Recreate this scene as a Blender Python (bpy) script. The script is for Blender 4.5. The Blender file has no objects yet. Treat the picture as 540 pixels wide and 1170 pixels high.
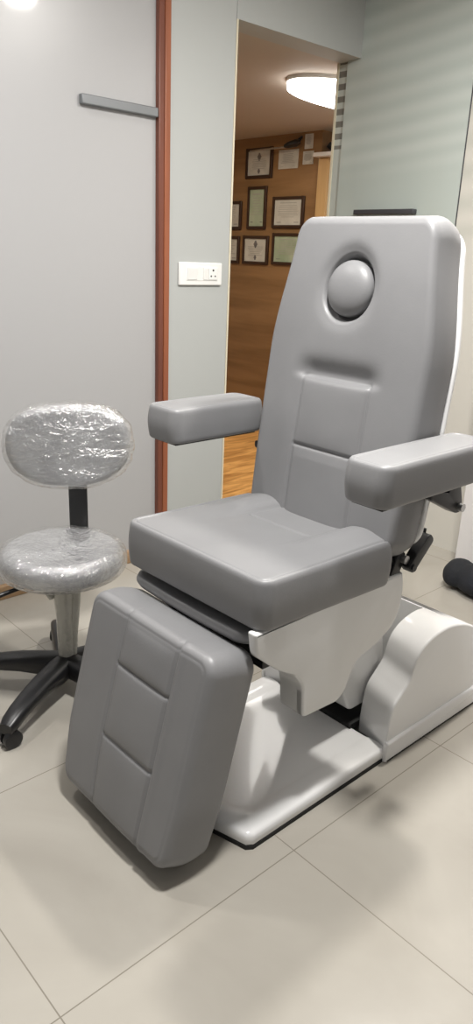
import bpy, bmesh, math, random
from mathutils import Vector, Matrix, noise
random.seed(7)
sc = bpy.context.scene
COL = sc.collection
PI = math.pi

# ---------------------------------------------------------------- materials
def mat(name, col, rough=.5, metal=0, coat=0, bump=None, emit=None, spec=.5, sub=None):
    m = bpy.data.materials.new(name); m.use_nodes = True
    nt = m.node_tree; b = nt.nodes['Principled BSDF']
    b.inputs['Base Color'].default_value = (*col, 1)
    b.inputs['Roughness'].default_value = rough
    b.inputs['Metallic'].default_value = metal
    b.inputs['Coat Weight'].default_value = coat
    b.inputs['Specular IOR Level'].default_value = spec
    if emit:
        b.inputs['Emission Color'].default_value = (*emit[0], 1); b.inputs['Emission Strength'].default_value = emit[1]
    if bump:
        scale, strength, dist = bump
        tc = nt.nodes.new('ShaderNodeTexCoord'); n = nt.nodes.new('ShaderNodeTexNoise'); bp = nt.nodes.new('ShaderNodeBump')
        n.inputs['Scale'].default_value = scale; n.inputs['Detail'].default_value = 4
        bp.inputs['Strength'].default_value = strength; bp.inputs['Distance'].default_value = dist
        nt.links.new(tc.outputs['Object'], n.inputs['Vector'])
        nt.links.new(n.outputs['Fac'], bp.inputs['Height']); nt.links.new(bp.outputs['Normal'], b.inputs['Normal'])
    return m

def mixcol(m, scale, c1, c2, lo=.35, hi=.65, stretch=(1, 1, 1), detail=4, distort=0):
    nt = m.node_tree; b = nt.nodes['Principled BSDF']
    tc = nt.nodes.new('ShaderNodeTexCoord'); mp = nt.nodes.new('ShaderNodeMapping'); n = nt.nodes.new('ShaderNodeTexNoise'); r = nt.nodes.new('ShaderNodeValToRGB')
    mp.inputs['Scale'].default_value = stretch
    n.inputs['Scale'].default_value = scale; n.inputs['Detail'].default_value = detail; n.inputs['Distortion'].default_value = distort
    r.color_ramp.elements[0].position = lo; r.color_ramp.elements[1].position = hi
    r.color_ramp.elements[0].color = (*c1, 1); r.color_ramp.elements[1].color = (*c2, 1)
    nt.links.new(tc.outputs['Object'], mp.inputs['Vector']); nt.links.new(mp.outputs['Vector'], n.inputs['Vector'])
    nt.links.new(n.outputs['Fac'], r.inputs['Fac']); nt.links.new(r.outputs['Color'], b.inputs['Base Color'])
    return m

LEATHER = mixcol(mat('grey_leatherette', (.3, .3, .3), .42, bump=(260, .10, .002)), 5, (.208, .208, .213), (.230, .230, .235))
SHELL = mat('white_gelcoat', (.86, .86, .855), .16, coat=.4, bump=(3, .05, .01))
SHELL_S = mat('white_shroud_plastic', (.76, .76, .75), .26, coat=.2)
BLACK = mat('black_painted_steel', (.012, .012, .013), .35)
RUBBER = mat('black_rubber', (.010, .010, .010), .7)
PLASTIC = mat('black_nylon', (.010, .010, .011), .34, bump=(40, .05, .002))
STEEL = mat('zinc_steel', (.5, .5, .5), .3, 1)
PAINT = mat('grey_wall_paint', (.44, .455, .445), .6, bump=(60, .05, .001))
PAINT2 = mat('slate_wall_paint', (.26, .26, .27), .6)
CEIL = mat('white_ceiling_paint', (.75, .74, .72), .8)
HALLCEIL = mat('taupe_ceiling_paint', (.50, .44, .38), .7)
WHITE = mat('white_laminate', (.72, .70, .69), .35)
SWITCH = mat('white_switch_plastic', (.82, .82, .80), .25)
HOLE = mat('socket_hole', (.02, .02, .02), .6)
FRAME_D = mixcol(mat('red_brown_veneer', (.2, .05, .02), .35), 3, (.14, .042, .024), (.19, .058, .032), stretch=(6, 6, .5))
FRAME_L = mixcol(mat('orange_veneer', (.3, .1, .04), .4), 3, (.26, .080, .035), (.34, .110, .048), stretch=(6, 6, .5))
WOODWALL = mixcol(mat('brown_wood_laminate', (.3, .17, .08), .38), 2.2, (.225, .125, .052), (.33, .19, .085), stretch=(.5, 1, 5), distort=.4)
WOODLITE = mixcol(mat('light_oak_laminate', (.5, .3, .13), .4), 3, (.50, .31, .13), (.62, .41, .19), stretch=(4, 4, .5))
WOODFLOOR = mixcol(mat('orange_wood_floor', (.4, .2, .07), .3), 4, (.42, .19, .05), (.80, .43, .14), .35, .62, stretch=(5, .7, 1), distort=1.0)
SKIRTWOOD = mixcol(mat('tan_skirting_wood', (.35, .22, .12), .4), 4, (.30, .19, .10), (.40, .26, .15), stretch=(4, .4, 4))
PICFRAME = mat('dark_brown_frame', (.045, .022, .012), .35)
PAPER = mixcol(mat('certificate_paper', (.6, .58, .52), .5), 12, (.50, .49, .45), (.60, .59, .54))
PAPER_G = mixcol(mat('green_certificate_paper', (.4, .5, .35), .5), 8, (.30, .38, .26), (.42, .48, .36))
INK = mat('printed_ink', (.16, .15, .15), .6)
INK_L = mat('faint_printed_text', (.38, .37, .34), .6)
POSTMETAL = mat('black_satin_bar', (.010, .010, .011), .3)
BAGM = mixcol(mat('dark_navy_cloth', (.015, .018, .025), .85, bump=(120, .5, .004)), 6, (.005, .006, .008), (.012, .014, .020))
REFLSTRIP = mat('grey_reflection_strip', (.22, .23, .24), .5, .4)
DARKRAIL = mat('dark_grey_metal', (.09, .09, .10), .4, .5)
LAMP = mat('lit_diffuser', (.9, .9, .88), .5, emit=((1, .97, .92), 7))
LAMPRIM = mat('lamp_rim', (.8, .8, .78), .4)
CREAM = mat('cream_edge', (.72, .66, .50), .5)
FABRIC = mixcol(mat('silver_grey_upholstery', (.4, .4, .4), .5, bump=(90, .3, .003)), 14, (.27, .275, .285), (.36, .365, .375), stretch=(1, 1, 1))

def glassy(name, col, col2=None, stripes=None, rough=.22, trans=.18):
    m = mat(name, col, rough, coat=.35)
    nt = m.node_tree; b = nt.nodes['Principled BSDF']; out = nt.nodes['Material Output']
    b.inputs['Coat Roughness'].default_value = .06
    t = nt.nodes.new('ShaderNodeBsdfTranslucent'); mx = nt.nodes.new('ShaderNodeMixShader')
    t.inputs['Color'].default_value = (*col, 1); mx.inputs['Fac'].default_value = trans
    nt.links.new(b.outputs['BSDF'], mx.inputs[1]); nt.links.new(t.outputs['BSDF'], mx.inputs[2]); nt.links.new(mx.outputs['Shader'], out.inputs['Surface'])
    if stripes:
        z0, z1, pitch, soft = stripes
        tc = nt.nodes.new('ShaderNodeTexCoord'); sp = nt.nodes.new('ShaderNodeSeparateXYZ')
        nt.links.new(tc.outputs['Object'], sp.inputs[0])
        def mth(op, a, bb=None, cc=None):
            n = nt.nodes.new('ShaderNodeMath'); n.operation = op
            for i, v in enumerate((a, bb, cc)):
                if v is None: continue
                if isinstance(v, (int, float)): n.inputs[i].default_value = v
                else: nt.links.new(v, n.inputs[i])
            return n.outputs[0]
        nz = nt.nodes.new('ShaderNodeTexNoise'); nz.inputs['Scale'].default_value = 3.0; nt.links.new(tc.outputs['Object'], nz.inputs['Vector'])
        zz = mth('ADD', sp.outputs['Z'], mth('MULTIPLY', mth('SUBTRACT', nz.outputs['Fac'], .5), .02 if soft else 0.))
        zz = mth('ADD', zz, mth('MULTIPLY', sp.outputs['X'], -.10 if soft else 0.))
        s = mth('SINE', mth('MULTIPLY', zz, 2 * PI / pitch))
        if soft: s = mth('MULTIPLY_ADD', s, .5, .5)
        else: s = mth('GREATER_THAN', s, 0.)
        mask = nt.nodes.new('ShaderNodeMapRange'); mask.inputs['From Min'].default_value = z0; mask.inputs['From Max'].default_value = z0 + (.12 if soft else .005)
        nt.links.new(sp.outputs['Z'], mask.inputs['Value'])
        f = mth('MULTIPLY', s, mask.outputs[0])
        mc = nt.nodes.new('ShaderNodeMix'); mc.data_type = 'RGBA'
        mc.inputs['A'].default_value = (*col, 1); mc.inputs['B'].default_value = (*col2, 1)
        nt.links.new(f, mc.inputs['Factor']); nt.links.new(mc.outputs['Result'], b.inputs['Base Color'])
    return m
GLASS_L = glassy('frosted_glass_grey', (.50, .50, .505), rough=.32)
GLASS_R = glassy('frosted_glass_green', (.56, .62, .585), (.64, .69, .655), (1.62, 2.3, .078, True))  # soft bands paint slatted-blind reflections into the glass colour
GLASS_S = glassy('striped_frost_film', (.60, .64, .60), (.20, .19, .17), (1.775, 2.3, .052, False))
GLASS_C = glassy('cream_frosted_glass', (.74, .72, .66), (.64, .64, .58), (1.3, 2.3, .12, True))  # soft bands in the colour imitate reflections on this pane

# clear wrinkled plastic wrap
def wrap_mat():
    m = bpy.data.materials.new('clear_plastic_wrap'); m.use_nodes = True
    nt = m.node_tree; nt.nodes.clear()
    out = nt.nodes.new('ShaderNodeOutputMaterial'); tr = nt.nodes.new('ShaderNodeBsdfTransparent'); gl = nt.nodes.new('ShaderNodeBsdfGlossy'); df = nt.nodes.new('ShaderNodeBsdfDiffuse')
    mx = nt.nodes.new('ShaderNodeMixShader'); mx2 = nt.nodes.new('ShaderNodeMixShader'); fr = nt.nodes.new('ShaderNodeLayerWeight')
    gl.inputs['Roughness'].default_value = .15; gl.inputs['Color'].default_value = (1, 1, 1, 1)
    df.inputs['Color'].default_value = (.8, .8, .8, 1); fr.inputs['Blend'].default_value = .35
    tc = nt.nodes.new('ShaderNodeTexCoord'); mp = nt.nodes.new('ShaderNodeMapping'); n = nt.nodes.new('ShaderNodeTexNoise'); n2 = nt.nodes.new('ShaderNodeTexNoise')
    mp.inputs['Scale'].default_value = (1, 1, 3.2)
    n.inputs['Scale'].default_value = 9; n.inputs['Detail'].default_value = 5; n.inputs['Distortion'].default_value = 1.6
    n2.inputs['Scale'].default_value = 42; n2.inputs['Detail'].default_value = 3; n2.inputs['Distortion'].default_value = 2.2
    ad = nt.nodes.new('ShaderNodeMath'); ad.operation = 'MULTIPLY_ADD'; ad.inputs[1].default_value = .6
    bp = nt.nodes.new('ShaderNodeBump'); bp.inputs['Strength'].default_value = .55; bp.inputs['Distance'].default_value = .02
    L = nt.links.new
    L(tc.outputs['Object'], mp.inputs['Vector']); L(mp.outputs['Vector'], n.inputs['Vector']); L(tc.outputs['Object'], n2.inputs['Vector'])
    L(n2.outputs['Fac'], ad.inputs[0]); L(n.outputs['Fac'], ad.inputs[2]); L(ad.outputs[0], bp.inputs['Height'])
    L(bp.outputs['Normal'], gl.inputs['Normal']); L(bp.outputs['Normal'], fr.inputs['Normal'])
    # fac
    mr = nt.nodes.new('ShaderNodeMapRange'); mr.inputs['To Min'].default_value = .15; mr.inputs['To Max'].default_value = .85
    L(fr.outputs['Facing'], mr.inputs['Value'])
    mx2.inputs['Fac'].default_value = .07
    L(tr.outputs[0], mx2.inputs[1]); L(df.outputs[0], mx2.inputs[2])
    L(mr.outputs[0], mx.inputs['Fac']); L(mx2.outputs[0], mx.inputs[1]); L(gl.outputs[0], mx.inputs[2]); L(mx.outputs[0], out.inputs['Surface'])
    return m
WRAP = wrap_mat()
SLEEVE = mat('milky_plastic_sleeve', (.50, .49, .44), .18, coat=.5, bump=(38, .9, .010))

# floor tiles: 600 mm polished porcelain with thin grout
def tile_mat():
    m = bpy.data.materials.new('cream_porcelain_tile'); m.use_nodes = True
    nt = m.node_tree; b = nt.nodes['Principled BSDF']; L = nt.links.new
    tc = nt.nodes.new('ShaderNodeTexCoord'); sp = nt.nodes.new('ShaderNodeSeparateXYZ'); L(tc.outputs['Object'], sp.inputs[0])
    def mth(op, a, bb=None):
        n = nt.nodes.new('ShaderNodeMath'); n.operation = op
        for i, v in enumerate((a, bb)):
            if v is None: continue
            if isinstance(v, (int, float)): n.inputs[i].default_value = v
            else: L(v, n.inputs[i])
        return n.outputs[0]
    def line(ax, off):
        q = mth('ADD', sp.outputs[ax], off)
        q = mth('PINGPONG', q, .3)          # 0 at every multiple of .6
        return mth('LESS_THAN', q, .0013)
    g = mth('MAXIMUM', line('X', .865), line('Y', -1.034))
    n = nt.nodes.new('ShaderNodeTexNoise'); n.inputs['Scale'].default_value = 2.2; n.inputs['Detail'].default_value = 5; n.inputs['Distortion'].default_value = .8
    L(tc.outputs['Object'], n.inputs['Vector'])
    r = nt.nodes.new('ShaderNodeValToRGB'); r.color_ramp.elements[0].position = .3; r.color_ramp.elements[1].position = .7
    r.color_ramp.elements[0].color = (.345, .322, .280, 1); r.color_ramp.elements[1].color = (.430, .405, .358, 1)
    L(n.outputs['Fac'], r.inputs['Fac'])
    mc = nt.nodes.new('ShaderNodeMix'); mc.data_type = 'RGBA'; L(g, mc.inputs['Factor']); L(r.outputs['Color'], mc.inputs['A']); mc.inputs['B'].default_value = (.22, .20, .165, 1)
    L(mc.outputs['Result'], b.inputs['Base Color']); b.inputs['Roughness'].default_value = .24
    return m
TILE = tile_mat()

# ---------------------------------------------------------------- helpers
def link(name, me, m, parent=None, angle=40):
    ob = bpy.data.objects.new(name, me)
    COL.objects.link(ob)
    ms = m if isinstance(m, (list, tuple)) else [m]
    for x in ms: me.materials.append(x)
    for p in me.polygons: p.use_smooth = True
    if angle is not None: me.set_sharp_from_angle(angle=math.radians(angle))
    if parent is not None: ob.parent = parent; ob.matrix_parent_inverse = parent.matrix_world.inverted() if False else Matrix.Translation(-Vector(parent.location)) if parent.type == 'EMPTY' else parent_inv(parent)
    return ob
def parent_inv(p):
    # all part meshes are modelled in world coordinates; the root Empty sits at the thing's base
    return Matrix.Identity(4)
def from_bm(name, bm, m, parent=None, angle=40, bevel=0, seg=2):
    bmesh.ops.remove_doubles(bm, verts=bm.verts, dist=1e-6)
    bmesh.ops.recalc_face_normals(bm, faces=bm.faces)
    me = bpy.data.meshes.new(name); bm.to_mesh(me); bm.free()
    ob = link(name, me, m, parent, angle)
    if bevel:
        md = ob.modifiers.new('bevel', 'BEVEL'); md.width = bevel; md.segments = seg; md.limit_method = 'ANGLE'; md.angle_limit = math.radians(35); md.harden_normals = False
    return ob
def box(bm, lo, hi, M=None, mi=0):
    vs = [Vector((x, y, z)) for x in (lo[0], hi[0]) for y in (lo[1], hi[1]) for z in (lo[2], hi[2])]
    if M is not None: vs = [M @ v for v in vs]
    v = [bm.verts.new(p) for p in vs]
    for q in ((0, 1, 3, 2), (4, 6, 7, 5), (0, 4, 5, 1), (2, 3, 7, 6), (0, 2, 6, 4), (1, 5, 7, 3)):
        f = bm.faces.new([v[i] for i in q]); f.material_index = mi
def boxobj(name, lo, hi, m, parent=None, bevel=0.002, M=None):
    bm = bmesh.new(); box(bm, lo, hi, M)
    return from_bm(name, bm, m, parent, bevel=bevel)
def tube(bm, pts, r, seg=16, cap=True, mi=0):
    pts = [Vector(p) for p in pts]; rs = r if isinstance(r, (list, tuple)) else [r] * len(pts)
    rings = []
    up = None
    for i, p in enumerate(pts):
        d = (pts[min(i + 1, len(pts) - 1)] - pts[max(i - 1, 0)]).normalized()
        if up is None: up = Vector((0, 0, 1)) if abs(d.z) < .9 else Vector((1, 0, 0))
        a = d.cross(up).normalized(); b = a.cross(d).normalized(); up = b
        rings.append([bm.verts.new(p + (a * math.cos(t) + b * math.sin(t)) * rs[i]) for t in [2 * PI * k / seg for k in range(seg)]])
    for A, B in zip(rings, rings[1:]):
        for k in range(seg):
            f = bm.faces.new((A[k], A[(k + 1) % seg], B[(k + 1) % seg], B[k])); f.material_index = mi
    if cap:
        for R_ in (rings[0][::-1], rings[-1]): bm.faces.new(R_).material_index = mi
def lathe(bm, prof, c, seg=40, mi=0, M=None):
    rings = []
    for (r, z) in prof:
        ring = []
        for k in range(seg):
            p = Vector((c[0] + r * math.cos(2 * PI * k / seg), c[1] + r * math.sin(2 * PI * k / seg), c[2] + z))
            if M is not None: p = M @ p
            ring.append(bm.verts.new(p))
        rings.append(ring)
    for A, B in zip(rings, rings[1:]):
        for k in range(seg): bm.faces.new((A[k], A[(k + 1) % seg], B[(k + 1) % seg], B[k])).material_index = mi
    bm.faces.new(rings[0][::-1]).material_index = mi; bm.faces.new(rings[-1]).material_index = mi

def soft_box(name, hx, hy, hz, rp, re, nx, ny, M, m, parent=None, disp=None, disp_b=None, warp=None, reb=None, crown=0, bulge=0, ns=10, out=None):
    """Upholstered rounded slab; +z is the face. rp plan radius, re edge radius."""
    reb = re if reb is None else reb
    bm = bmesh.new()
    def plan(u, v):
        x, y = u * hx, v * hy
        ax, ay = abs(x), abs(y)
        if ax > hx - rp and ay > hy - rp:
            a, b = (ax - (hx - rp)) / rp, (ay - (hy - rp)) / rp
            mm = max(a, b); l = math.hypot(a, b) or 1
            ax, ay = hx - rp + rp * mm * a / l, hy - rp + rp * mm * b / l
            d = rp * (1 - mm)
        else: d = min(hx - ax, hy - ay)
        return math.copysign(ax, x), math.copysign(ay, y), d
    def arc(d, r):
        if d >= r: return 0.
        return r - math.sqrt(max(0, r * r - (r - d) ** 2))
    # concentrate grid lines near the edge
    def spaced(n): 
        return [math.copysign(1 - (1 - abs(t)) ** 1.25, t) for t in [-1 + 2 * i / n for i in range(n + 1)]]
    U, V = spaced(nx), spaced(ny)
    def fin(x, y, z, d, side):
        p = Vector((x, y, z))
        if warp: p = Vector(warp(*p))
        return M @ p
    top, bot = {}, {}
    for i, u in enumerate(U):
        for j, v in enumerate(V):
            x, y, d = plan(u, v)
            zz = hz - arc(d, re) + crown * (1 - abs(x / hx) ** 3) * (1 - abs(y / hy) ** 3)
            if disp: zz += disp(x, y, d)
            top[i, j] = bm.verts.new(fin(x, y, zz, d, 1))
            zb = -hz + arc(d, reb)
            if disp_b: zb += disp_b(x, y, d)
            bot[i, j] = bm.verts.new(fin(x, y, zb, d, -1))
    for i in range(nx):
        for j in range(ny):
            bm.faces.new((top[i, j], top[i + 1, j], top[i + 1, j + 1], top[i, j + 1]))
            bm.faces.new((bot[i, j], bot[i, j + 1], bot[i + 1, j + 1], bot[i + 1, j]))
    per = [(i, 0) for i in range(nx)] + [(nx, j) for j in range(ny)] + [(i, ny) for i in range(nx, 0, -1)] + [(0, j) for j in range(ny, 0, -1)]
    prev = [top[k] for k in per]
    for s in range(1, ns + 1):
        if s == ns: cur = [bot[k] for k in per]
        else:
            t = s / ns; cur = []
            for (i, j) in per:
                x, y, d = plan(U[i], V[j])
                z = (hz - re) * (1 - t) + (-hz + reb) * t
                b_ = 1 + bulge * math.sin(PI * t) / max(hx, hy)
                cur.append(bm.verts.new(fin(x * b_, y * b_, z, 0, 0)))
        n = len(per)
        for k in range(n): bm.faces.new((prev[k], cur[k], cur[(k + 1) % n], prev[(k + 1) % n]))
        prev = cur
    return from_bm(name, bm, m, parent, angle=None)

def frame(o, ex, ey, ez):
    return Matrix(((ex[0], ey[0], ez[0], o[0]), (ex[1], ey[1], ez[1], o[1]), (ex[2], ey[2], ez[2], o[2]), (0, 0, 0, 1)))
def catmull(P, n=6, closed=False):
    out = []
    N = len(P)
    rng = range(N) if closed else range(N - 1)
    for i in rng:
        p0 = P[(i - 1) % N] if closed or i > 0 else P[0]; p1 = P[i]; p2 = P[(i + 1) % N]; p3 = P[(i + 2) % N] if closed or i + 2 < N else P[-1]
        for k in range(n):
            t = k / n
            out.append(tuple(.5 * ((2 * b) + (-a + c) * t + (2 * a - 5 * b + 4 * c - d) * t * t + (-a + 3 * b - 3 * c + d) * t ** 3) for a, b, c, d in zip(p0, p1, p2, p3)))
    if not closed: out.append(tuple(P[-1]))
    return out
def fillet(P, r, n=5):
    """round the corners of a closed polygon; r scalar or list"""
    out = []; N = len(P)
    for i in range(N):
        rr = r[i] if isinstance(r, (list, tuple)) else r
        a, b, c = Vector(P[i - 1]), Vector(P[i]), Vector(P[(i + 1) % N])
        if rr <= 0: out.append(tuple(b)); continue
        u, v = (a - b), (c - b)
        q = min(rr, u.length * .45, v.length * .45)
        s, e = b + u.normalized() * q, b + v.normalized() * q
        for k in range(n + 1):
            t = k / n
            out.append(tuple(s * (1 - t) ** 2 + b * 2 * t * (1 - t) + e * t * t))
    return out
def prism(bm, P, x0, x1, r0=0, r1=0, seg=4, mi=0):
    """closed polygon P in (y,z) extruded along x with rounded rims at either end"""
    N = len(P)
    area = sum(P[i][0] * P[(i + 1) % N][1] - P[(i + 1) % N][0] * P[i][1] for i in range(N))
    sgn = 1 if area > 0 else -1
    nor = []
    for i in range(N):
        a, b = Vector(P[i - 1]), Vector(P[(i + 1) % N]); d = (b - a)
        if d.length < 1e-9: d = Vector((1, 0))
        d.normalize(); nor.append(Vector((d.y, -d.x)) * sgn)
    st = []
    if r0:
        for k in range(seg): t = PI / 2 * k / seg; st.append((x0 + r0 * (1 - math.sin(t)), r0 * (1 - math.cos(PI / 2 - (PI / 2 - t))) if False else r0 * (1 - math.sin(t))))
        st = [(x0 + r0 * (1 - math.cos(PI / 2 * k / seg)), r0 * (1 - math.sin(PI / 2 * k / seg))) for k in range(seg)]
        st.append((x0 + r0, 0))
    else: st.append((x0, 0))
    if r1:
        st.append((x1 - r1, 0))
        st += [(x1 - r1 * (1 - math.cos(PI / 2 * k / seg)), r1 * (1 - math.sin(PI / 2 * k / seg))) for k in range(seg)][::-1]
    else: st.append((x1, 0))
    rings = [[bm.verts.new((x, P[i][0] - nor[i].x * ins, P[i][1] - nor[i].y * ins)) for i in range(N)] for x, ins in st]
    for A, B in zip(rings, rings[1:]):
        for k in range(N): bm.faces.new((A[k], A[(k + 1) % N], B[(k + 1) % N], B[k])).material_index = mi
    bm.faces.new(rings[0][::-1]).material_index = mi; bm.faces.new(rings[-1]).material_index = mi
def prismobj(name, P, x0, x1, r0, r1, m, parent=None, angle=50):
    bm = bmesh.new(); prism(bm, P, x0, x1, r0, r1)
    return from_bm(name, bm, m, parent, angle=angle)
def thing(name, label, cat, loc, group=None):
    o = bpy.data.objects.new(name, None); COL.objects.link(o); o.location = loc; o.empty_display_size = .1
    o['label'] = label; o['category'] = cat
    if group: o['group'] = group
    return o
def tag(o, label, cat, group=None):
    o['label'] = label; o['category'] = cat
    if group: o['group'] = group
    return o
def struct(o): o['kind'] = 'structure'; return o
def g(d, w): return math.exp(-(d / w) ** 2)
def sst(a, b, x):
    t = max(0, min(1, (x - a) / (b - a))); return t * t * (3 - 2 * t)

# ---------------------------------------------------------------- camera
R = ((0.672937, -0.269479, 0.688866), (0.738675, 0.195803, -0.644997), (0.038932, 0.942890, 0.330820))
cam = bpy.data.cameras.new('camera'); co = bpy.data.objects.new('camera', cam); COL.objects.link(co)
co.matrix_world = Matrix(((*R[0], 0), (*R[1], 0), (*R[2], 1.286), (0, 0, 0, 1)))
cam.sensor_fit = 'VERTICAL'; cam.sensor_height = 36; cam.lens = 36 * 840 / 1170; cam.clip_start = .02
sc.camera = co

# ---------------------------------------------------------------- setting
WX, GY = -2.457, 2.955
CH, HC = 2.45, 2.14
struct(boxobj('floor', (WX, -1.7, -.05), (1.7, GY + .3, 0), TILE, bevel=0))
struct(boxobj('floor.001', (-5.9, -1.7, -.05), (WX, 4.6, 0), WOODFLOOR, bevel=0))
struct(boxobj('ceiling', (WX, -1.7, CH), (1.7, GY + .3, CH + .05), CEIL, bevel=0))
struct(boxobj('ceiling.001', (-5.9, -1.7, HC), (WX - .13, 4.6, HC + .05), HALLCEIL, bevel=0))
struct(boxobj('wall_left', (WX - .13, 1.876, 0), (WX, 2.197, CH), PAINT, bevel=.004))
struct(boxobj('wall_left.001', (WX - .13, 2.197, HC), (WX, GY + .3, CH), PAINT, bevel=0))
struct(boxobj('wall_left.002', (-6, -1.7, 0), (-5.9, 4.6, HC), PAINT, bevel=0))
struct(boxobj('wall_back', (-5.9, 4.35, 0), (-3.912, 4.6, HC), WOODWALL, bevel=0))
struct(boxobj('wall_back.001', (-3.912, 4.56, 0), (WX, 4.66, HC), WHITE, bevel=0))
struct(boxobj('wall_back.002', (WX, GY + .30, 0), (1.7, GY + .38, CH), WHITE, bevel=0))
struct(boxobj('wall_hall_side', (WX - .02, GY + .02, 0), (WX + .03, 4.6, CH), WHITE, bevel=0)).name = 'wall_side'
struct(boxobj('wall_right', (1.7, -1.7, 0), (1.8, GY + .38, CH), PAINT2, bevel=0))
struct(boxobj('wall_front', (-6, -1.8, 0), (1.8, -1.7, CH), PAINT2, bevel=0))
struct(boxobj('wall_right.001', (-1.54, 2.776, 0), (1.7, GY + .3, CH), WHITE, bevel=.003))
# frosted glass partition on the left, its timber frame and skirting
wl = struct(boxobj('window_1', (WX - .03, -1.7, .055), (WX - .018, 1.825, CH), GLASS_L, bevel=0))
struct(boxobj('trim_1', (WX - .06, 1.825, 0), (WX + .003, 1.850, CH), FRAME_D, bevel=.003))
struct(boxobj('trim_2', (WX - .06, 1.850, 0), (WX + .007, 1.876, CH), FRAME_L, bevel=.003))
struct(boxobj('trim_3', (WX - .132, 2.197, 0), (WX + .001, 2.205, HC), CREAM, bevel=.001))
struct(boxobj('baseboard_left', (WX - .05, -1.7, 0), (WX + .004, 1.822, .055), SKIRTWOOD, bevel=.003))
# glass room partition behind the chair
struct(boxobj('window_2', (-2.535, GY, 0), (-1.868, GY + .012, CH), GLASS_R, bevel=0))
struct(boxobj('window_3', (-2.592, GY + .014, 0), (-2.530, GY + .024, HC), GLASS_S, bevel=0))
struct(boxobj('trim_4', (-2.604, GY + .008, 0), (-2.592, GY + .030, HC), CREAM, bevel=.001))
struct(boxobj('window_4', (-1.861, GY, 0), (-1.50, GY + .012, CH), GLASS_C, bevel=0))
struct(boxobj('trim_5', (-1.869, GY + .001, 0), (-1.860, GY + .013, CH), DARKRAIL, bevel=0))

t = boxobj('glass_lock_rail', (-2.405, GY - .03, 1.484), (-2.068, GY + .0, 1.505), DARKRAIL, bevel=.003)
tag(t, 'dark grey metal lock rail on frosted glass panel just above the treatment chair back', 'handle')
t = boxobj('glass_reflection_strip', (WX - .018, 1.50, 1.750), (WX + .004, 1.822, 1.782), REFLSTRIP, bevel=.004)  # solid strip put in for a ceiling reflection on the glass
tag(t, 'grey strip imitating a reflection high on the frosted glass partition, ending at the wooden frame', 'reflection')

# switch and socket plate on the pillar
sw = thing('switch_plate', 'white wall plate with two rocker switches and a socket on the grey pillar', 'switch', (WX, 2.036, 1.203))
M = Matrix.Translation((0, 0, 0))
bm = bmesh.new(); box(bm, (WX, 1.922, 1.158), (WX + .012, 2.150, 1.248)); from_bm('plate', bm, SWITCH, sw, bevel=.005, seg=3)
bm = bmesh.new(); box(bm, (WX + .010, 1.958, 1.176), (WX + .0135, 2.124, 1.232)); from_bm('inner_frame', bm, SWITCH, sw, bevel=.002)
for y0, y1 in ((1.962, 2.012), (2.044, 2.070)):
    Mr = Matrix.Translation((WX + .014, 0, 1.204)) @ Matrix.Rotation(math.radians(5), 4, 'Y')
    boxobj('rocker_switch', (-.004, y0, -.024), (.004, y1, .024), SWITCH, sw, bevel=.0015, M=Mr)
so = boxobj('socket_outlet', (WX + .012, 2.074, 1.180), (WX + .0165, 2.120, 1.228), SWITCH, sw, bevel=.0015)
for (y, z, r) in ((2.097, 1.218, .0045), (2.086, 1.195, .0035), (2.108, 1.195, .0035)):
    bm = bmesh.new(); tube(bm, [(WX + .0155, y, z), (WX + .0172, y, z)], r, 12); from_bm('pin_hole', bm, HOLE, so)

# ---------------------------------------------------------------- hall
def certificate(x0, x1, z0, z1, label, paper=PAPER, fr=.014, name='framed_certificate', text=True, tilt=0, seed=1):
    Y = 4.35
    root = thing(name, label, 'certificate', ((x0 + x1) / 2, Y, (z0 + z1) / 2), 'framed certificates on the wooden wall')
    bm = bmesh.new()
    w = .022
    box(bm, (x0, Y - fr - .004, z0), (x0 + w, Y, z1)); box(bm, (x1 - w, Y - fr - .004, z0), (x1, Y, z1))
    box(bm, (x0 + w, Y - fr - .004, z0), (x1 - w, Y, z0 + w)); box(bm, (x0 + w, Y - fr - .004, z1 - w), (x1 - w, Y, z1))
    from_bm('frame', bm, PICFRAME, root, bevel=.002)
    bm = bmesh.new(); box(bm, (x0 + w, Y - .009, z0 + w), (x1 - w, Y - .001, z1 - w))
    pr(bm, x0 + w, x1 - w, z0 + w, z1 - w, Y - .0105, seed)
    from_bm('paper', bm, [paper, INK, INK_L], root)
    return root
def pr(bm, x0, x1, z0, z1, y, seed):
    rnd = random.Random(seed); W, H = x1 - x0, z1 - z0; cx = (x0 + x1) / 2
    def b(a0, a1, c0, c1, mi): box(bm, (a0, y, c0), (a1, y + .001, c1), mi=mi)
    kind = seed % 3
    if kind == 0:    # crest at the top, seal at the bottom
        for k in range(5):
            ww = .022 * (1 - abs(k - 2) / 3.2); b(cx - ww, cx + ww, z1 - H * .08 - (k + 1) * .011, z1 - H * .08 - k * .011, 1)
        for k in range(3): ww = .012 * (1.2 - abs(k - 1) * .5); b(cx - ww, cx + ww, z0 + H * .07 + k * .012, z0 + H * .07 + (k + 1) * .012, 1)
        zz = z1 - H * .34
    else:
        b(cx - W * .3, cx + W * .3, z1 - H * .14, z1 - H * .11, 2); zz = z1 - H * .22
        for q in (.1, .74): b(x0 + W * q, x0 + W * (q + .16), z0 + H * .10, z0 + H * .12, 1)
    k = 0
    while zz > z0 + H * .26:
        ww = W * rnd.uniform(.22, .38); b(cx - ww, cx + ww, zz - .004, zz, 2); zz -= H * .075; k += 1
certificate(-4.690, -4.395, 1.850, 2.066, 'framed certificate hanging topmost, right under the hall ceiling', seed=3)
certificate(-4.652, -4.440, 1.480, 1.792, 'tall narrow framed certificate with a green sheet, middle row', paper=PAPER_G, seed=4)
certificate(-4.368, -4.038, 1.488, 1.712, 'wide framed certificate at the right end of the middle row', seed=5)
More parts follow.
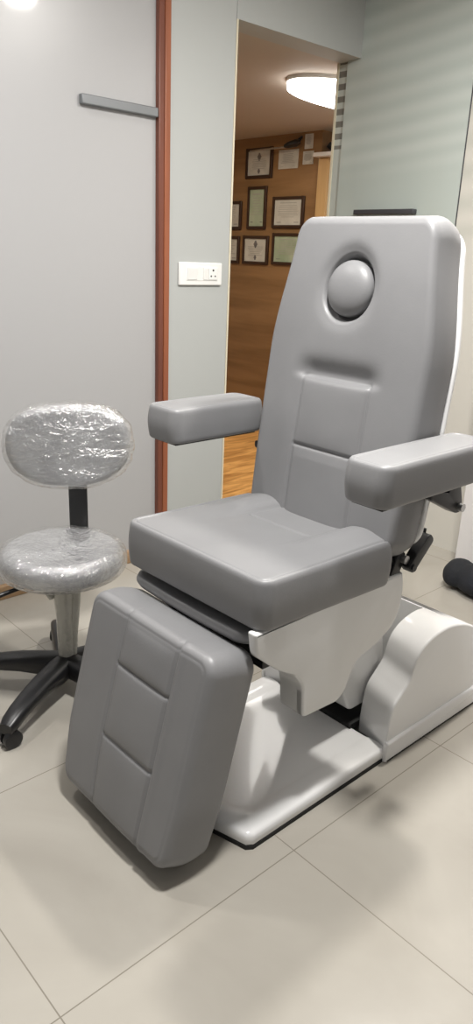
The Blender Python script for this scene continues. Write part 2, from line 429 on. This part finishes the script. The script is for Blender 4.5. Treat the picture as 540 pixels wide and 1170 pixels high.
certificate(-5.02, -4.722, 1.476, 1.690, 'middle-row framed certificate half hidden by the grey pillar', seed=7)
certificate(-5.02, -4.732, 1.214, 1.424, 'bottom-row framed certificate half hidden by the grey pillar', seed=8)
certificate(-4.690, -4.395, 1.214, 1.430, 'bottom-row framed certificate with crest, centred below the tall green one', seed=6)
certificate(-4.352, -4.03, 1.220, 1.452, 'bottom-row framed certificate partly hidden behind the chair back', paper=PAPER_G, seed=10)
def sheet(x0, x1, z0, z1, label, seed):
    bm = bmesh.new(); box(bm, (x0, 4.344, z0), (x1, 4.3505, z1)); pr(bm, x0, x1, z0, z1, 4.3425, seed)
    tag(from_bm('paper_notice', bm, [PAPER, INK_L, INK_L]), label, 'paper', 'frameless papers on the wooden wall')
sheet(-4.335, -4.135, 1.905, 2.035, 'frameless pale paper right of the topmost framed certificate', 4)
sheet(-4.085, -3.985, 1.925, 2.012, 'small square frameless paper near the wall corner, lower one', 5)
sheet(-4.075, -3.998, 2.028, 2.125, 'small frameless paper near the wall corner, under the ceiling', 7)
# wall lamp with a thin chrome arm
wlamp = thing('wall_picture_lamp', 'small dark wall lamp on a thin chrome arm above the certificates', 'lamp', (-4.15, 4.35, 2.06))
bm = bmesh.new(); tube(bm, [(-4.50, 4.20, 2.022), (-4.40, 4.22, 2.030), (-4.16, 4.27, 2.040)], .0065, 10); from_bm('arm', bm, STEEL, wlamp)
bm = bmesh.new(); tube(bm, [(-4.20, 4.262, 2.045), (-4.17, 4.27, 2.052), (-4.11, 4.29, 2.064), (-4.08, 4.30, 2.072)], [.012, .022, .026, .012], 16); from_bm('lamp_head', bm, BLACK, wlamp)
bm = bmesh.new(); tube(bm, [(-4.12, 4.30, 2.07), (-4.115, 4.355, 2.11)], .012, 10); from_bm('wall_mount', bm, BLACK, wlamp)
# pale wood cupboard end and the white ledge on it
t = boxobj('wood_panel', (-3.908, 4.32, 0), (-3.815, 4.56, 1.955), WOODLITE, bevel=.002); tag(t, 'tall light oak panel standing at the end of the certificate wall', 'panel')
t = boxobj('white_ledge', (-3.91, 4.26, 1.957), (-3.50, 4.56, 1.985), WHITE, bevel=.003); tag(t, 'thin white ledge on top of the light oak panel', 'shelf')
sp = thing('spotlight', 'tiny black spotlight standing on the white ledge', 'lamp', (-3.845, 4.35, 1.985))
bm = bmesh.new(); tube(bm, [(-3.850, 4.40, 1.985), (-3.850, 4.40, 2.02)], .008, 10); from_bm('stem', bm, BLACK, sp)
bm = bmesh.new(); tube(bm, [(-3.875, 4.38, 2.05), (-3.825, 4.42, 2.005)], [.022, .028], 16); from_bm('lamp_head', bm, BLACK, sp)
# big oval ceiling lamp in the hall
cl = thing('ceiling_lamp', 'large oval glowing white lamp under the hall ceiling', 'lamp', (-2.91, 3.6, HC))
def oval(bm, a, b, z0, z1, cx=-2.91, cy=3.6, n=72):
    A = [bm.verts.new((cx + a * math.cos(2 * PI * k / n), cy + b * math.sin(2 * PI * k / n), z0)) for k in range(n)]
    B = [bm.verts.new((cx + a * math.cos(2 * PI * k / n), cy + b * math.sin(2 * PI * k / n), z1)) for k in range(n)]
    for k in range(n): bm.faces.new((A[k], A[(k + 1) % n], B[(k + 1) % n], B[k]))
    bm.faces.new(A[::-1]); bm.faces.new(B)
bm = bmesh.new(); oval(bm, .250, .60, 2.095, 2.125); from_bm('diffuser', bm, LAMP, cl)
bm = bmesh.new(); oval(bm, .256, .606, 2.122, HC); from_bm('rim', bm, LAMPRIM, cl)

# ---------------------------------------------------------------- treatment chair
CX = -1.160
chair = thing('treatment_chair', 'grey upholstered clinic treatment chair with armrests, leg rest and white electric base', 'chair', (CX, 1.3, 0))

# backrest
n_ = math.hypot(1, .13)
eyB = Vector((0, .13 / n_, 1 / n_)); ezB = Vector((0, -1 / n_, .13 / n_)); exB = Vector((1, 0, 0))
HB = .385; zc = .620 + HB * eyB.z                      # half length and centre height of the back
TB = .056
oB = Vector((CX, 1.27 + .13 * zc, zc)) - ezB * TB
MB_ = frame(oB, exB, eyB, ezB)
def by(z): return (z - zc) / eyB.z                     # world height on the face -> local y
def warpB(x, y, z):
    t_ = y / HB
    w = 1.0 - .015 * sst(-.45, -1.0, t_) - .17 * sst(.15, 1.0, t_)
    return (x * w, y, z)
YT, YM = by(1.005), by(.830)
YH = by(1.220)
XS = .105
def dispB(x, y, d):
    z = 0
    ax = abs(x)
    below = sst(YT + .004, YT - .004, y)
    z -= .0055 * g(ax - XS, .0035) * below
    z += .003 * g(ax - XS - .03, .03) * sst(YT + .01, YT - .14, y)                       # side bolsters
    inside = sst(XS + .004, XS - .004, ax)
    z -= .0055 * g(y - YM, .0035) * inside
    z -= .0050 * g(y - YT, .0035) * inside
    # tuck above the strip
    z -= .019 * math.exp(-((y - YT - .008) / .030) ** 2) * (1 if y >= YT + .008 else 0) * sst(XS + .045, XS - .03, ax)
    z -= .019 * math.exp(-((y - YT - .008) / .012) ** 2) * (1 if y < YT + .008 else 0) * sst(XS + .045, XS - .03, ax)
    # puffiness of quilted panels
    if ax < XS:
        q = (1 - (ax / XS) ** 4)
        if YM < y < YT: z += .0045 * q * (1 - abs((y - (YM + YT) / 2) / ((YT - YM) / 2)) ** 4)
        elif y < YM: z += .0045 * q * min(1, (YM - y) / .03)
    # round well for the head cushion
    xx = x + .012; r = math.hypot(xx, (y - YH))
    z -= .030 * sst(.084, .066, r)
    z -= .010 * g(r - .078, .020) * (.55 + .45 * sst(-.05, .05, y - YH))
    return z
back = soft_box('backrest', .248, HB, TB, .050, .022, 150, 230, MB_, LEATHER, chair, disp=dispB, warp=warpB, crown=.006, bulge=.006, reb=.02)
# head cushion: squashed dome seated in the well
bm = bmesh.new()
prof = []
RH, RV = .0665, .0655
for k in range(14):
    a = PI / 2 * k / 13; prof.append((math.sin(a) ** .9, math.cos(a)))
rings = []
for (rr, hh) in prof[1:] + [(1.0, -.6), (.96, -.9)]:
    rings.append([bm.verts.new(MB_ @ Vector((-.012 + RH * rr * math.cos(2 * PI * k / 48), YH + RV * rr * math.sin(2 * PI * k / 48), TB - .012 + .030 * hh))) for k in range(48)])
cv = bm.verts.new(MB_ @ Vector((-.012, YH, TB - .012 + .030)))
for k in range(48): bm.faces.new((cv, rings[0][k], rings[0][(k + 1) % 48]))
for A, B in zip(rings, rings[1:]):
    for k in range(48): bm.faces.new((A[k], B[k], B[(k + 1) % 48], A[(k + 1) % 48]))
bm.faces.new(rings[-1])
from_bm('head_cushion', bm, LEATHER, back, angle=None)['label'] = 'round head cushion set in the backrest'
# white moulded shell behind the backrest
MS = frame(oB - ezB * (TB + .004) + eyB * .0, exB, eyB, ezB)
soft_box('back_shell', .251, HB - .014, .008, .052, .006, 60, 80, MS, SHELL, chair, warp=warpB, reb=.006)

# seat
ZT, ZB = .671, .558
Ys, Ye = .945, 1.388
hy = (Ye - Ys) / 2; sy = (Ye + Ys) / 2; hx = .243
pit = math.radians(-1.5)
ey = Vector((0, math.cos(pit), math.sin(pit))); ez = Vector((0, -math.sin(pit), math.cos(pit)))
hz = (ZT - ZB) / 2
rl = .010
MSe = frame(Vector((CX - .003, sy, (ZT + ZB) / 2 - .006)), Vector((1, 0, rl)), ey, ez - Vector((rl, 0, 0)))
def dispS(x, y, d):
    z = -.0045 * g(d - .014, .0026) + .0015 * g(d - .006, .004)    # piping line round the top
    yy = y / hy; ax = abs(x)
    b = sst(-.35, .75, yy)                                        # grows toward the back
    z += .016 * b * math.exp(-((ax - .165) / .055) ** 2)           # rear bolsters
    z -= .010 * b * sst(.135, .095, ax)                            # central channel
    z -= .004 * g(ax - .108 , .004) * b
    z -= .004 * g(yy - .30, .022) * sst(.105, .095, ax)
    z -= .012 * sst(.82, 1.0, yy)                                  # dips into the back gap
    z -= .004 * sst(.90, 1.0, yy) * (1 + math.cos(x * 60)) / 2
    return z
seat = soft_box('seat', hx, hy, hz, .034, .011, 150, 140, MSe, LEATHER, chair, disp=dispS, crown=.005, bulge=.003, reb=.014)
bm = bmesh.new()

# upholstered board under the seat that the leg rest hinges from
def warpF(x, y, z): return (x, y, z - .010 * (1 - (x / .23) ** 2) )
MFl = frame(Vector((CX - .014, 1.10, .526)), Vector((1, 0, 0)), Vector((0, 1, 0)), Vector((0, 0, 1)))
soft_box('seat_board', .216, .155, .014, .05, .012, 40, 24, MFl, LEATHER, chair, warp=warpF)
prismobj('seat_frame', fillet([(1.02, .44), (1.40, .44), (1.40, .545), (1.02, .545)], .008), CX - .155, CX + .155, .004, .004, BLACK, chair)
prismobj('hinge_bar', fillet([(1.025, .418), (1.060, .418), (1.060, .450), (1.025, .450)], .004), CX - .2, CX + .17, .003, .003, BLACK, chair)

# leg rest
eyF = Vector((0, .2578, 1)).normalized(); ezF = Vector((0, -eyF.z, eyF.y))
HF, TF, XF = .247, .066, .224
zf = .288
oF = Vector((-1.170, .7098 + .2578 * zf, zf)) - ezF * TF
MF = frame(oF, Vector((1, 0, 0)), eyF, ezF)
def fy(z): return (z - zf) / eyF.z
S1, S2 = fy(.400), fy(.232); xs0, xs1 = -1.240 + 1.170, -1.054 + 1.170
def dispF(x, y, d):
    z = -.0050 * g(x - xs0, .0032) - .0060 * g(x - xs1, .0032)
    z += .0025 * g(x - xs1 - .014, .010)
    if xs0 < x < xs1:
        u = (x - xs0) / (xs1 - xs0) * 2 - 1; q = 1 - u ** 4
        for a, b in ((S1, HF - .03), (S2, S1), (-HF, S2)):
            if a <= y < b: z += .004 * q * (1 - abs((y - (a + b) / 2) / ((b - a) / 2)) ** 4)
    ins = sst(xs0 - .002, xs0 + .003, x) * sst(xs1 + .002, xs1 - .003, x)
    z -= .0055 * (g(y - S1, .0032) + g(y - S2, .0032)) * ins
    z -= .0015 * g(d - .022, .0030)
    return z
def warpL(x, y, z):
    t_ = y / HF
    return (x * (1 - .045 * sst(-.3, -1, t_)) + .010 * sst(-.3, -1, t_) * (1 - x / XF) / 2, y, z)
soft_box('leg_rest', XF, HF, TF, .044, .026, 120, 130, MF, LEATHER, chair, disp=dispF, crown=.004, bulge=.005, reb=.018, warp=warpL)
pl = boxobj('leg_rest_plate', (-XF + .03, -HF + .03, -TF - .012), (XF - .03, HF - .03, -TF + .002), BLACK, chair, bevel=.003, M=MF)

# armrests
for s in (1, -1):
    xo, xi = CX + s * .372, CX + s * .258
    if s < 0: xo, xi = CX - .394, CX - .268
    ax_ = (xo + xi) / 2; hw = abs(xo - xi) / 2
    y0, y1 = (1.128, 1.535) if s > 0 else (1.112, 1.432)
    MA = frame(Vector((ax_, (y0 + y1) / 2, .867)), Vector((1, 0, 0)), Vector((0, 1, 0)), Vector((0, 0, 1)))
    def dispA(x, y, d): return -.003 * g(d - .013, .0028) + .0015 * g(d - .006, .003)
    arm = soft_box('armrest', hw, (y1 - y0) / 2, .044, .030, .010, 50, 120, MA, LEATHER, chair, disp=dispA, crown=.003, bulge=.004, reb=.010)
    boxobj('arm_plate', (ax_ - hw + .018, y0 + .02, .8165), (ax_ + hw - .018, y1 - .02, .8235), BLACK, arm, bevel=.001)
    # pivot bracket that joins the arm to the back
    xb = CX + s * .268
    P = [(1.420, .792), (1.420, .772), (1.535, .716), (1.555, .716), (1.560, .736), (1.530, .822), (1.485, .822), (1.495, .775)]
    br = prismobj('arm_bracket', fillet(P, .008, 3), min(xb, xb + s * .026), max(xb, xb + s * .026), .002, .002, BLACK, chair)
    bm = bmesh.new(); tube(bm, [(xb - s * .006, 1.546, .731), (xb + s * .038, 1.546, .731)], .010, 14); from_bm('bolt', bm, STEEL, br)
    # recline linkage between seat frame and back
    xl = CX + s * .205
    def bar(nm, a, b, w, x0, x1):
        a, b = Vector(a), Vector(b); d = (b - a).normalized(); n = Vector((-d.y, d.x))
        P = [tuple(a + n * w - d * w * .4), tuple(a - n * w - d * w * .4), tuple(b - n * w + d * w * .4), tuple(b + n * w + d * w * .4)]
        return prismobj(nm, fillet(P, w * .8, 4), min(x0, x1), max(x0, x1), .002, .002, BLACK, chair)
    l1 = bar('link_bar', (1.402, .545), (1.432, .612), .017, xl, xl + s * .022)
    l2 = bar('link_bar', (1.452, .575), (1.520, .640), .016, xl + s * .014, xl + s * .042)
    bm = bmesh.new(); tube(bm, [(xl, 1.436, .600), (xl + s * .034, 1.436, .600)], .011, 14); from_bm('bolt', bm, STEEL, l1)
    bm = bmesh.new(); tube(bm, [(xl + s * .010, 1.455, .578), (xl + s * .047, 1.455, .578)], .009, 14); from_bm('bolt', bm, BLACK, l2)
    bm = bmesh.new(); tube(bm, [(xl + s * .018, 1.518, .640), (xl + s * .018, 1.521, .660)], .006, 10); from_bm('pin', bm, BLACK, l2)

# side shrouds under the seat
P = [(.935, .562), (.944, .508), (1.016, .446), (1.076, .412), (1.096, .380), (1.104, .291), (1.225, .284), (1.250, .300), (1.278, .368), (1.300, .378), (1.362, .392), (1.418, .420), (1.442, .453), (1.450, .519), (1.438, .566)]
P = fillet(P, [.006, .012, .03, .03, .02, .012, .02, .02, .02, .02, .03, .03, .03, .03, .006], 4)
LB = fillet([(1.060, .425), (1.096, .380), (1.104, .291), (1.225, .284), (1.250, .300), (1.278, .368), (1.300, .378), (1.362, .392), (1.40, .420), (1.30, .47), (1.08, .47)], [.02, .02, .012, .02, .02, .02, .02, .03, .03, .01, .01], 4)
bm = bmesh.new(); prism(bm, P, CX + .208, CX + .232, .004, .007); prism(bm, LB, CX + .152, CX + .2318, .010, .007)
from_bm('side_shroud', bm, SHELL_S, chair, angle=45)['label'] = 'white moulded side shroud'
bm = bmesh.new(); prism(bm, LB, CX - .232, CX - .152, .007, .010)
from_bm('side_shroud', bm, SHELL_S, chair, angle=45)['label'] = 'white moulded side shroud'
# lift column
P = fillet([(1.20, .50), (1.40, .50), (1.52, .40), (1.575, .30), (1.590, .20), (1.590, .09), (1.45, .09), (1.40, .20), (1.30, .34)], .02, 4)
prismobj('lift_column', P, CX - .10, CX + .105, .006, .010, SHELL_S, chair, angle=45)

# base plate: bowed front edge, lip
def base_outline(inset=0):
    x0, x1, yb = CX - .235 + inset, CX + .232 - inset, 1.458
    pts = [(x1, yb)]
    fr = [(CX + .232 - inset, .965 + inset), (CX + .222 - inset, .950 + inset), (CX + .13, .926 + inset), (CX, .912 + inset), (CX - .13, .926 + inset), (CX - .225 + inset, .950 + inset), (CX - .235 + inset, .965 + inset)]
    return pts + fr + [(x0, yb)]
def slab(bm, layers):
    rings = []
    for ins, z in layers: rings.append([bm.verts.new((x, y, z)) for x, y in base_outline(ins)])
    n = len(rings[0])
    for A, B in zip(rings, rings[1:]):
        for k in range(n): bm.faces.new((A[k], A[(k + 1) % n], B[(k + 1) % n], B[k]))
    bm.faces.new(rings[0][::-1]); bm.faces.new(rings[-1])
bm = bmesh.new(); slab(bm, [(.002, .010), (0, .014), (0, .034), (.003, .040), (.008, .043), (.055, .043), (.066, .039), (.075, .038)])
bp = from_bm('base_plate', bm, SHELL, chair, angle=60)
bm = bmesh.new(); slab(bm, [(-.001, 0), (-.001, .0105)]); from_bm('rubber_mat', bm, RUBBER, bp)
boxobj('slot_cover', (CX - .13, 1.45, .03), (CX + .114, 1.74, .052), RUBBER, chair, bevel=.002)

# rear housing: two humps around the slot, joined behind it
prof = [(1.452, .0), (1.450, .070), (1.456, .125), (1.468, .168), (1.500, .198), (1.528, .226), (1.541, .262), (1.560, .296), (1.600, .320), (1.655, .331), (1.715, .329), (1.778, .314), (1.835, .288), (1.90, .245), (1.97, .185), (2.02, .10), (2.03, 0)]
pc = catmull(prof[1:-1], 5)
PP = [prof[0]] + list(pc) + [prof[-1]]
rear = [(1.742, 0)] + [(1.742, .322)] + [p for p in pc if p[0] > 1.745 and p[1] > .05] + [prof[-1]]
hs = thing
bm = bmesh.new(); prism(bm, PP, CX + .115, CX + .236, .004, .007); prism(bm, PP, CX - .236, CX - .115, .007, .004)
prism(bm, rear, CX - .119, CX + .119)
for v in bm.verts:
    dx = max(0, min(.121, CX + .236 - v.co.x if v.co.x > CX else v.co.x - CX + .236))
    if v.co.y < 1.80: v.co.y += .038 * dx / .121 * (1 - sst(1.62, 1.80, v.co.y))
ho = from_bm('base_housing', bm, SHELL, chair, angle=50); ho['label'] = 'white humped housing over the drive at the rear'
P = fillet([(1.447, .002), (2.034, .002), (2.034, .064), (1.447, .064)], [.002, .002, .008, .010], 3)
for a, b, r0, r1 in ((CX + .230, CX + .244, 0, .007), (CX - .244, CX - .230, .007, 0)):
    prismobj('skirting_ridge', P, a, b, r0, r1, SHELL, ho)

# ---------------------------------------------------------------- stool
SX, SY = -1.772, .976
stool = thing('rolling_stool', 'low black rolling stool with grey round seat and backrest wrapped in clear plastic', 'stool', (SX, SY, 0))
def dome(bm, r, z0, z1, re_, c, seg=64, wob=0, sd=0):
    prof = []
    for k in range(9): a = PI / 2 * k / 8; prof.append((r - re_ + re_ * math.sin(a), z0 + re_ * .8 * (1 - math.cos(a))))
    for k in range(11): a = PI / 2 * k / 10; prof.append((r - re_ + re_ * math.cos(a), z1 - re_ * 1.0 + re_ * math.sin(a)))
    for q in (.8, .55, .3, .1): prof.append(((r - re_) * q, z1 + .008 * (1 - q)))
    rings = []
    for i, (rr, z) in enumerate(prof):
        ring = []
        for k in range(seg):
            a = 2 * PI * k / seg
            p = Vector((math.cos(a) * rr, math.sin(a) * rr, z))
            if wob: 
                n = noise.noise(Vector((p.x * 18 + sd, p.y * 18, z * 26))) + .5 * noise.noise(Vector((p.x * 45, p.y * 45 + sd, z * 60)))
                p = p + Vector((p.x, p.y, .0)).normalized() * (n * wob) + Vector((0, 0, n * wob * .5))
            ring.append(bm.verts.new(p + Vector(c)))
        rings.append(ring)
    for A, B in zip(rings, rings[1:]):
        for k in range(seg): bm.faces.new((A[k], A[(k + 1) % seg], B[(k + 1) % seg], B[k]))
    bm.faces.new(rings[0][::-1]); bm.faces.new(rings[-1])
bm = bmesh.new(); dome(bm, .174, .398, .474, .036, (SX, SY, 0)); ss = from_bm('seat', bm, FABRIC, stool, angle=None)
bm = bmesh.new(); dome(bm, .186, .394, .478, .038, (SX, SY, 0), 160, .0035, 3); from_bm('plastic_wrap', bm, WRAP, ss, angle=None)['label'] = 'clear wrinkled plastic wrap'
# backrest: wide rounded bean facing the room
bd = Vector((-.876, .482, 0)); br_ = Vector((.482, .876, 0))    # away from camera / rightwards
bc = Vector((SX, SY, .728)) + bd * .165 + br_ * .034
eyv = Vector((bd.x * .10, bd.y * .10, 1)).normalized(); exv = br_.normalized(); ezv = exv.cross(eyv)
MBk = frame(bc, exv, eyv, ezv)
def bean(bm, a, b, t, wob=0, nn=96, sd=0):
    rings = []
    layers = []
    for k in range(13): th = -PI / 2 + PI * k / 12; layers.append((1 - .16 * (1 - math.cos(th)) if True else 0, math.sin(th)))
    L2 = [(.25, -1), (.55, -1), (.75, -1)] + layers + [(.75, 1.03), (.55, 1.10), (.25, 1.14)]
    for sc_, zz in L2:
        ring = []
        for k in range(nn):
            th = 2 * PI * k / nn; c, s = math.cos(th), math.sin(th)
            e = 2.45
            x = a * math.copysign(abs(c) ** (2 / e), c) * sc_; y = b * math.copysign(abs(s) ** (2 / e), s) * sc_
            if y < 0: x *= 1 - .03 * (-y / b)
            z = t * zz - .35 * x * x * 1.4
            p = Vector((x, y, z))
            if wob:
                n = noise.noise(Vector((x * 16 + sd, y * 30, z * 20))) + .6 * noise.noise(Vector((x * 40, y * 60, z * 40 + sd)))
                p += Vector((x / a, y / b, zz)) * n * wob
            ring.append(bm.verts.new(MBk @ p))
        rings.append(ring)
    for A, B in zip(rings, rings[1:]):
        for k in range(nn): bm.faces.new((A[k], A[(k + 1) % nn], B[(k + 1) % nn], B[k]))
    bm.faces.new(rings[0][::-1]); bm.faces.new(rings[-1])
bm = bmesh.new(); bean(bm, .183, .122, .030); sb = from_bm('backrest', bm, FABRIC, stool, angle=None)
bm = bmesh.new(); bean(bm, .195, .132, .036, .0045, 200, 5); from_bm('plastic_wrap', bm, WRAP, sb, angle=None)['label'] = 'clear wrinkled plastic wrap'
# black back bar: from under the seat, up behind it
pc_ = Vector((SX, SY, 0)) + br_ * .056
pth = [pc_ + bd * .02 + Vector((0, 0, .386)), pc_ + bd * .16 + Vector((0, 0, .386)), pc_ + bd * .200 + Vector((0, 0, .400)), pc_ + bd * .212 + Vector((0, 0, .44)), pc_ + bd * .212 + Vector((0, 0, .60)), pc_ + bd * .212 + Vector((0, 0, .70))]
bm = bmesh.new(); rings = []
for i, p in enumerate(pth):
    d = (pth[min(i + 1, 5)] - pth[max(i - 1, 0)]).normalized(); n = br_.cross(d).normalized()
    rings.append([bm.verts.new(p + br_ * .0285 * a + n * .006 * b) for a, b in ((-1, -1), (1, -1), (1, 1), (-1, 1))])
for A, B in zip(rings, rings[1:]):
    for k in range(4): bm.faces.new((A[k], A[(k + 1) % 4], B[(k + 1) % 4], B[k]))
bm.faces.new(rings[0][::-1]); bm.faces.new(rings[-1])
from_bm('back_bar', bm, POSTMETAL, stool, bevel=.002)
# gas column in a milky sleeve
bm = bmesh.new()
lathe(bm, [(.024, .11), (.025, .25), (.029, .30), (.030, .36), (.040, .385), (.045, .396)], (SX, SY, 0), 24)
tube(bm, [Vector((SX, SY, .38)) - br_ * .046, Vector((SX, SY, .34)) - br_ * .047, Vector((SX, SY, .31)) - br_ * .034], [.014, .015, .010], 12)
tube(bm, [Vector((SX, SY, .385)) + br_ * .034, Vector((SX, SY, .30)) + br_ * .032, Vector((SX, SY, .20)) + br_ * .024, Vector((SX, SY, .12)) + br_ * .020], [.016, .017, .014, .012], 12)
from_bm('column', bm, SLEEVE, stool, angle=60)['label'] = 'gas column in a milky plastic sleeve'
bm = bmesh.new(); tube(bm, [Vector((SX, SY, .388)), Vector((SX, SY, .385)) - br_ * .12 - bd * .08, Vector((SX, SY, .350)) - br_ * .27 - bd * .12], [.006, .006, .009], 10); from_bm('height_lever', bm, PLASTIC, stool)
bm = bmesh.new(); tube(bm, [Vector((SX, SY, .385)) + br_ * .05 + bd * .02, Vector((SX, SY, .375)) + br_ * .085 + bd * .02], [.010, .016], 14); from_bm('tension_knob', bm, PLASTIC, stool)
# five-arm base
hub = bmesh.new(); lathe(hub, [(.030, .060), (.042, .068), (.044, .105), (.036, .118), (.026, .120)], (SX, SY, 0), 28); from_bm('hub', hub, PLASTIC, stool)
for q in range(5):
    a = math.radians(-60.5 - 72 * q)
    d = Vector((math.cos(a), math.sin(a), 0)); n = Vector((-d.y, d.x, 0))
    bm = bmesh.new(); rings = []
    st = [(.020, .036, .052, .122), (.07, .034, .052, .122), (.14, .032, .062, .118), (.21, .030, .064, .108), (.26, .028, .058, .098), (.295, .026, .046, .088), (.318, .020, .044, .076)]
    for (u, w, zb, zt) in st:
        ring = []
        for k in range(16):
            th = 2 * PI * k / 16; c, s = math.cos(th), math.sin(th)
            ring.append(bm.verts.new(Vector((SX, SY, (zb + zt) / 2)) + d * u + n * w * math.copysign(abs(c) ** .7, c) + Vector((0, 0, (zt - zb) / 2 * math.copysign(abs(s) ** .7, s)))))
        rings.append(ring)
    for A, B in zip(rings, rings[1:]):
        for k in range(16): bm.faces.new((A[k], A[(k + 1) % 16], B[(k + 1) % 16], B[k]))
    bm.faces.new(rings[0][::-1]); bm.faces.new(rings[-1])
    from_bm('base_arm', bm, PLASTIC, stool, angle=50)
    cpos = Vector((SX, SY, .026)) + d * .300
    bm = bmesh.new(); a2 = n if q % 2 else (n + d * .5).normalized()
    tube(bm, [cpos - a2 * .024, cpos - a2 * .022, cpos - a2 * .006, cpos - a2 * .005], [.019, .026, .026, .019], 20)
    tube(bm, [cpos + a2 * .005, cpos + a2 * .006, cpos + a2 * .022, cpos + a2 * .024], [.019, .026, .026, .019], 20)
    tube(bm, [cpos - a2 * .006, cpos + a2 * .006], .010, 12)
    tube(bm, [cpos + Vector((0, 0, 0)), cpos + Vector((0, 0, .034))], [.013, .015], 12)
    from_bm('caster', bm, PLASTIC, stool)

# ---------------------------------------------------------------- dark bag at the right
bm = bmesh.new()
bx, byy = -1.335, 2.625
nn = 40
rings = []
Lb = [(-.150, .35), (-.140, .66), (-.115, .88), (-.085, .96), (-.060, .74), (-.035, 1.02), (.04, 1.16), (.12, 1.12), (.2, 1.10), (.28, 1.0), (.33, .8), (.35, .4)]
for u, s_ in Lb:
    ring = []
    for k in range(nn):
        th = 2 * PI * k / nn; c, s = math.cos(th), math.sin(th)
        z = .062 + .062 * s_ * math.copysign(abs(s) ** .85, s)
        if s < 0: z = .062 + .060 * math.copysign(abs(s) ** .7, s) * min(1, s_ * 1.1)
        p = Vector((bx + u, byy + .085 * s_ * math.copysign(abs(c) ** .9, c) - .05 * u, z))
        w = noise.noise(p * 22) * .007
        p += Vector((0, w, max(0, w) if s < -.5 else w))
        ring.append(bm.verts.new(p))
    rings.append(ring)
for A, B in zip(rings, rings[1:]):
    for k in range(nn): bm.faces.new((A[k], A[(k + 1) % nn], B[(k + 1) % nn], B[k]))
bm.faces.new(rings[0][::-1]); bm.faces.new(rings[-1])
o = from_bm('cloth_bag', bm, BAGM, angle=None); tag(o, 'dark soft cloth bag lying on the tiles at the right edge by the white wall', 'bag')
md = o.modifiers.new('sub', 'SUBSURF'); md.levels = 1; md.render_levels = 1

# ---------------------------------------------------------------- lights
def area(name, loc, size, power, col=(1, .95, .88), rot=(0, 0, 0), shape='DISK', size_y=None, spread=None):
    l = bpy.data.lights.new(name, 'AREA'); l.shape = shape; l.size = size; l.energy = power; l.color = col
    if size_y: l.size_y = size_y
    if spread: l.spread = spread
    o = bpy.data.objects.new(name, l); COL.objects.link(o); o.location = loc; o.rotation_euler = rot
    return o
area('downlight_a', (-.80, .92, 2.43), .22, 44, (1, .98, .95))
area('downlight_b', (-1.05, 2.05, 2.43), .12, 28, (1, .96, .90))
area('left_fill_light', (-2.0, .5, 2.43), .14, 11, (1, .97, .94))  # unseen lamp added to brighten the left wall and stool
area('front_fill_light', (.7, -.8, 2.43), .6, 5, (.92, .96, 1), shape='SQUARE')  # added fill from behind the camera, no fixture there
area('hall_light', (-4.2, 3.3, 2.12), .5, 9, (1, .86, .66))
area('hall_light_b', (-4.4, 1.4, 2.12), .5, 8, (1, .92, .80))
w = bpy.data.worlds.new('world'); sc.world = w; w.use_nodes = True
w.node_tree.nodes['Background'].inputs[0].default_value = (.5, .5, .5, 1); w.node_tree.nodes['Background'].inputs[1].default_value = .3

sc.view_settings.view_transform = 'Standard'; sc.view_settings.look = 'None'; sc.view_settings.gamma = 1; sc.view_settings.use_curve_mapping = False
sc.view_settings.exposure = .26
sc.cycles.use_denoising = True
sc.cycles.max_bounces = 8
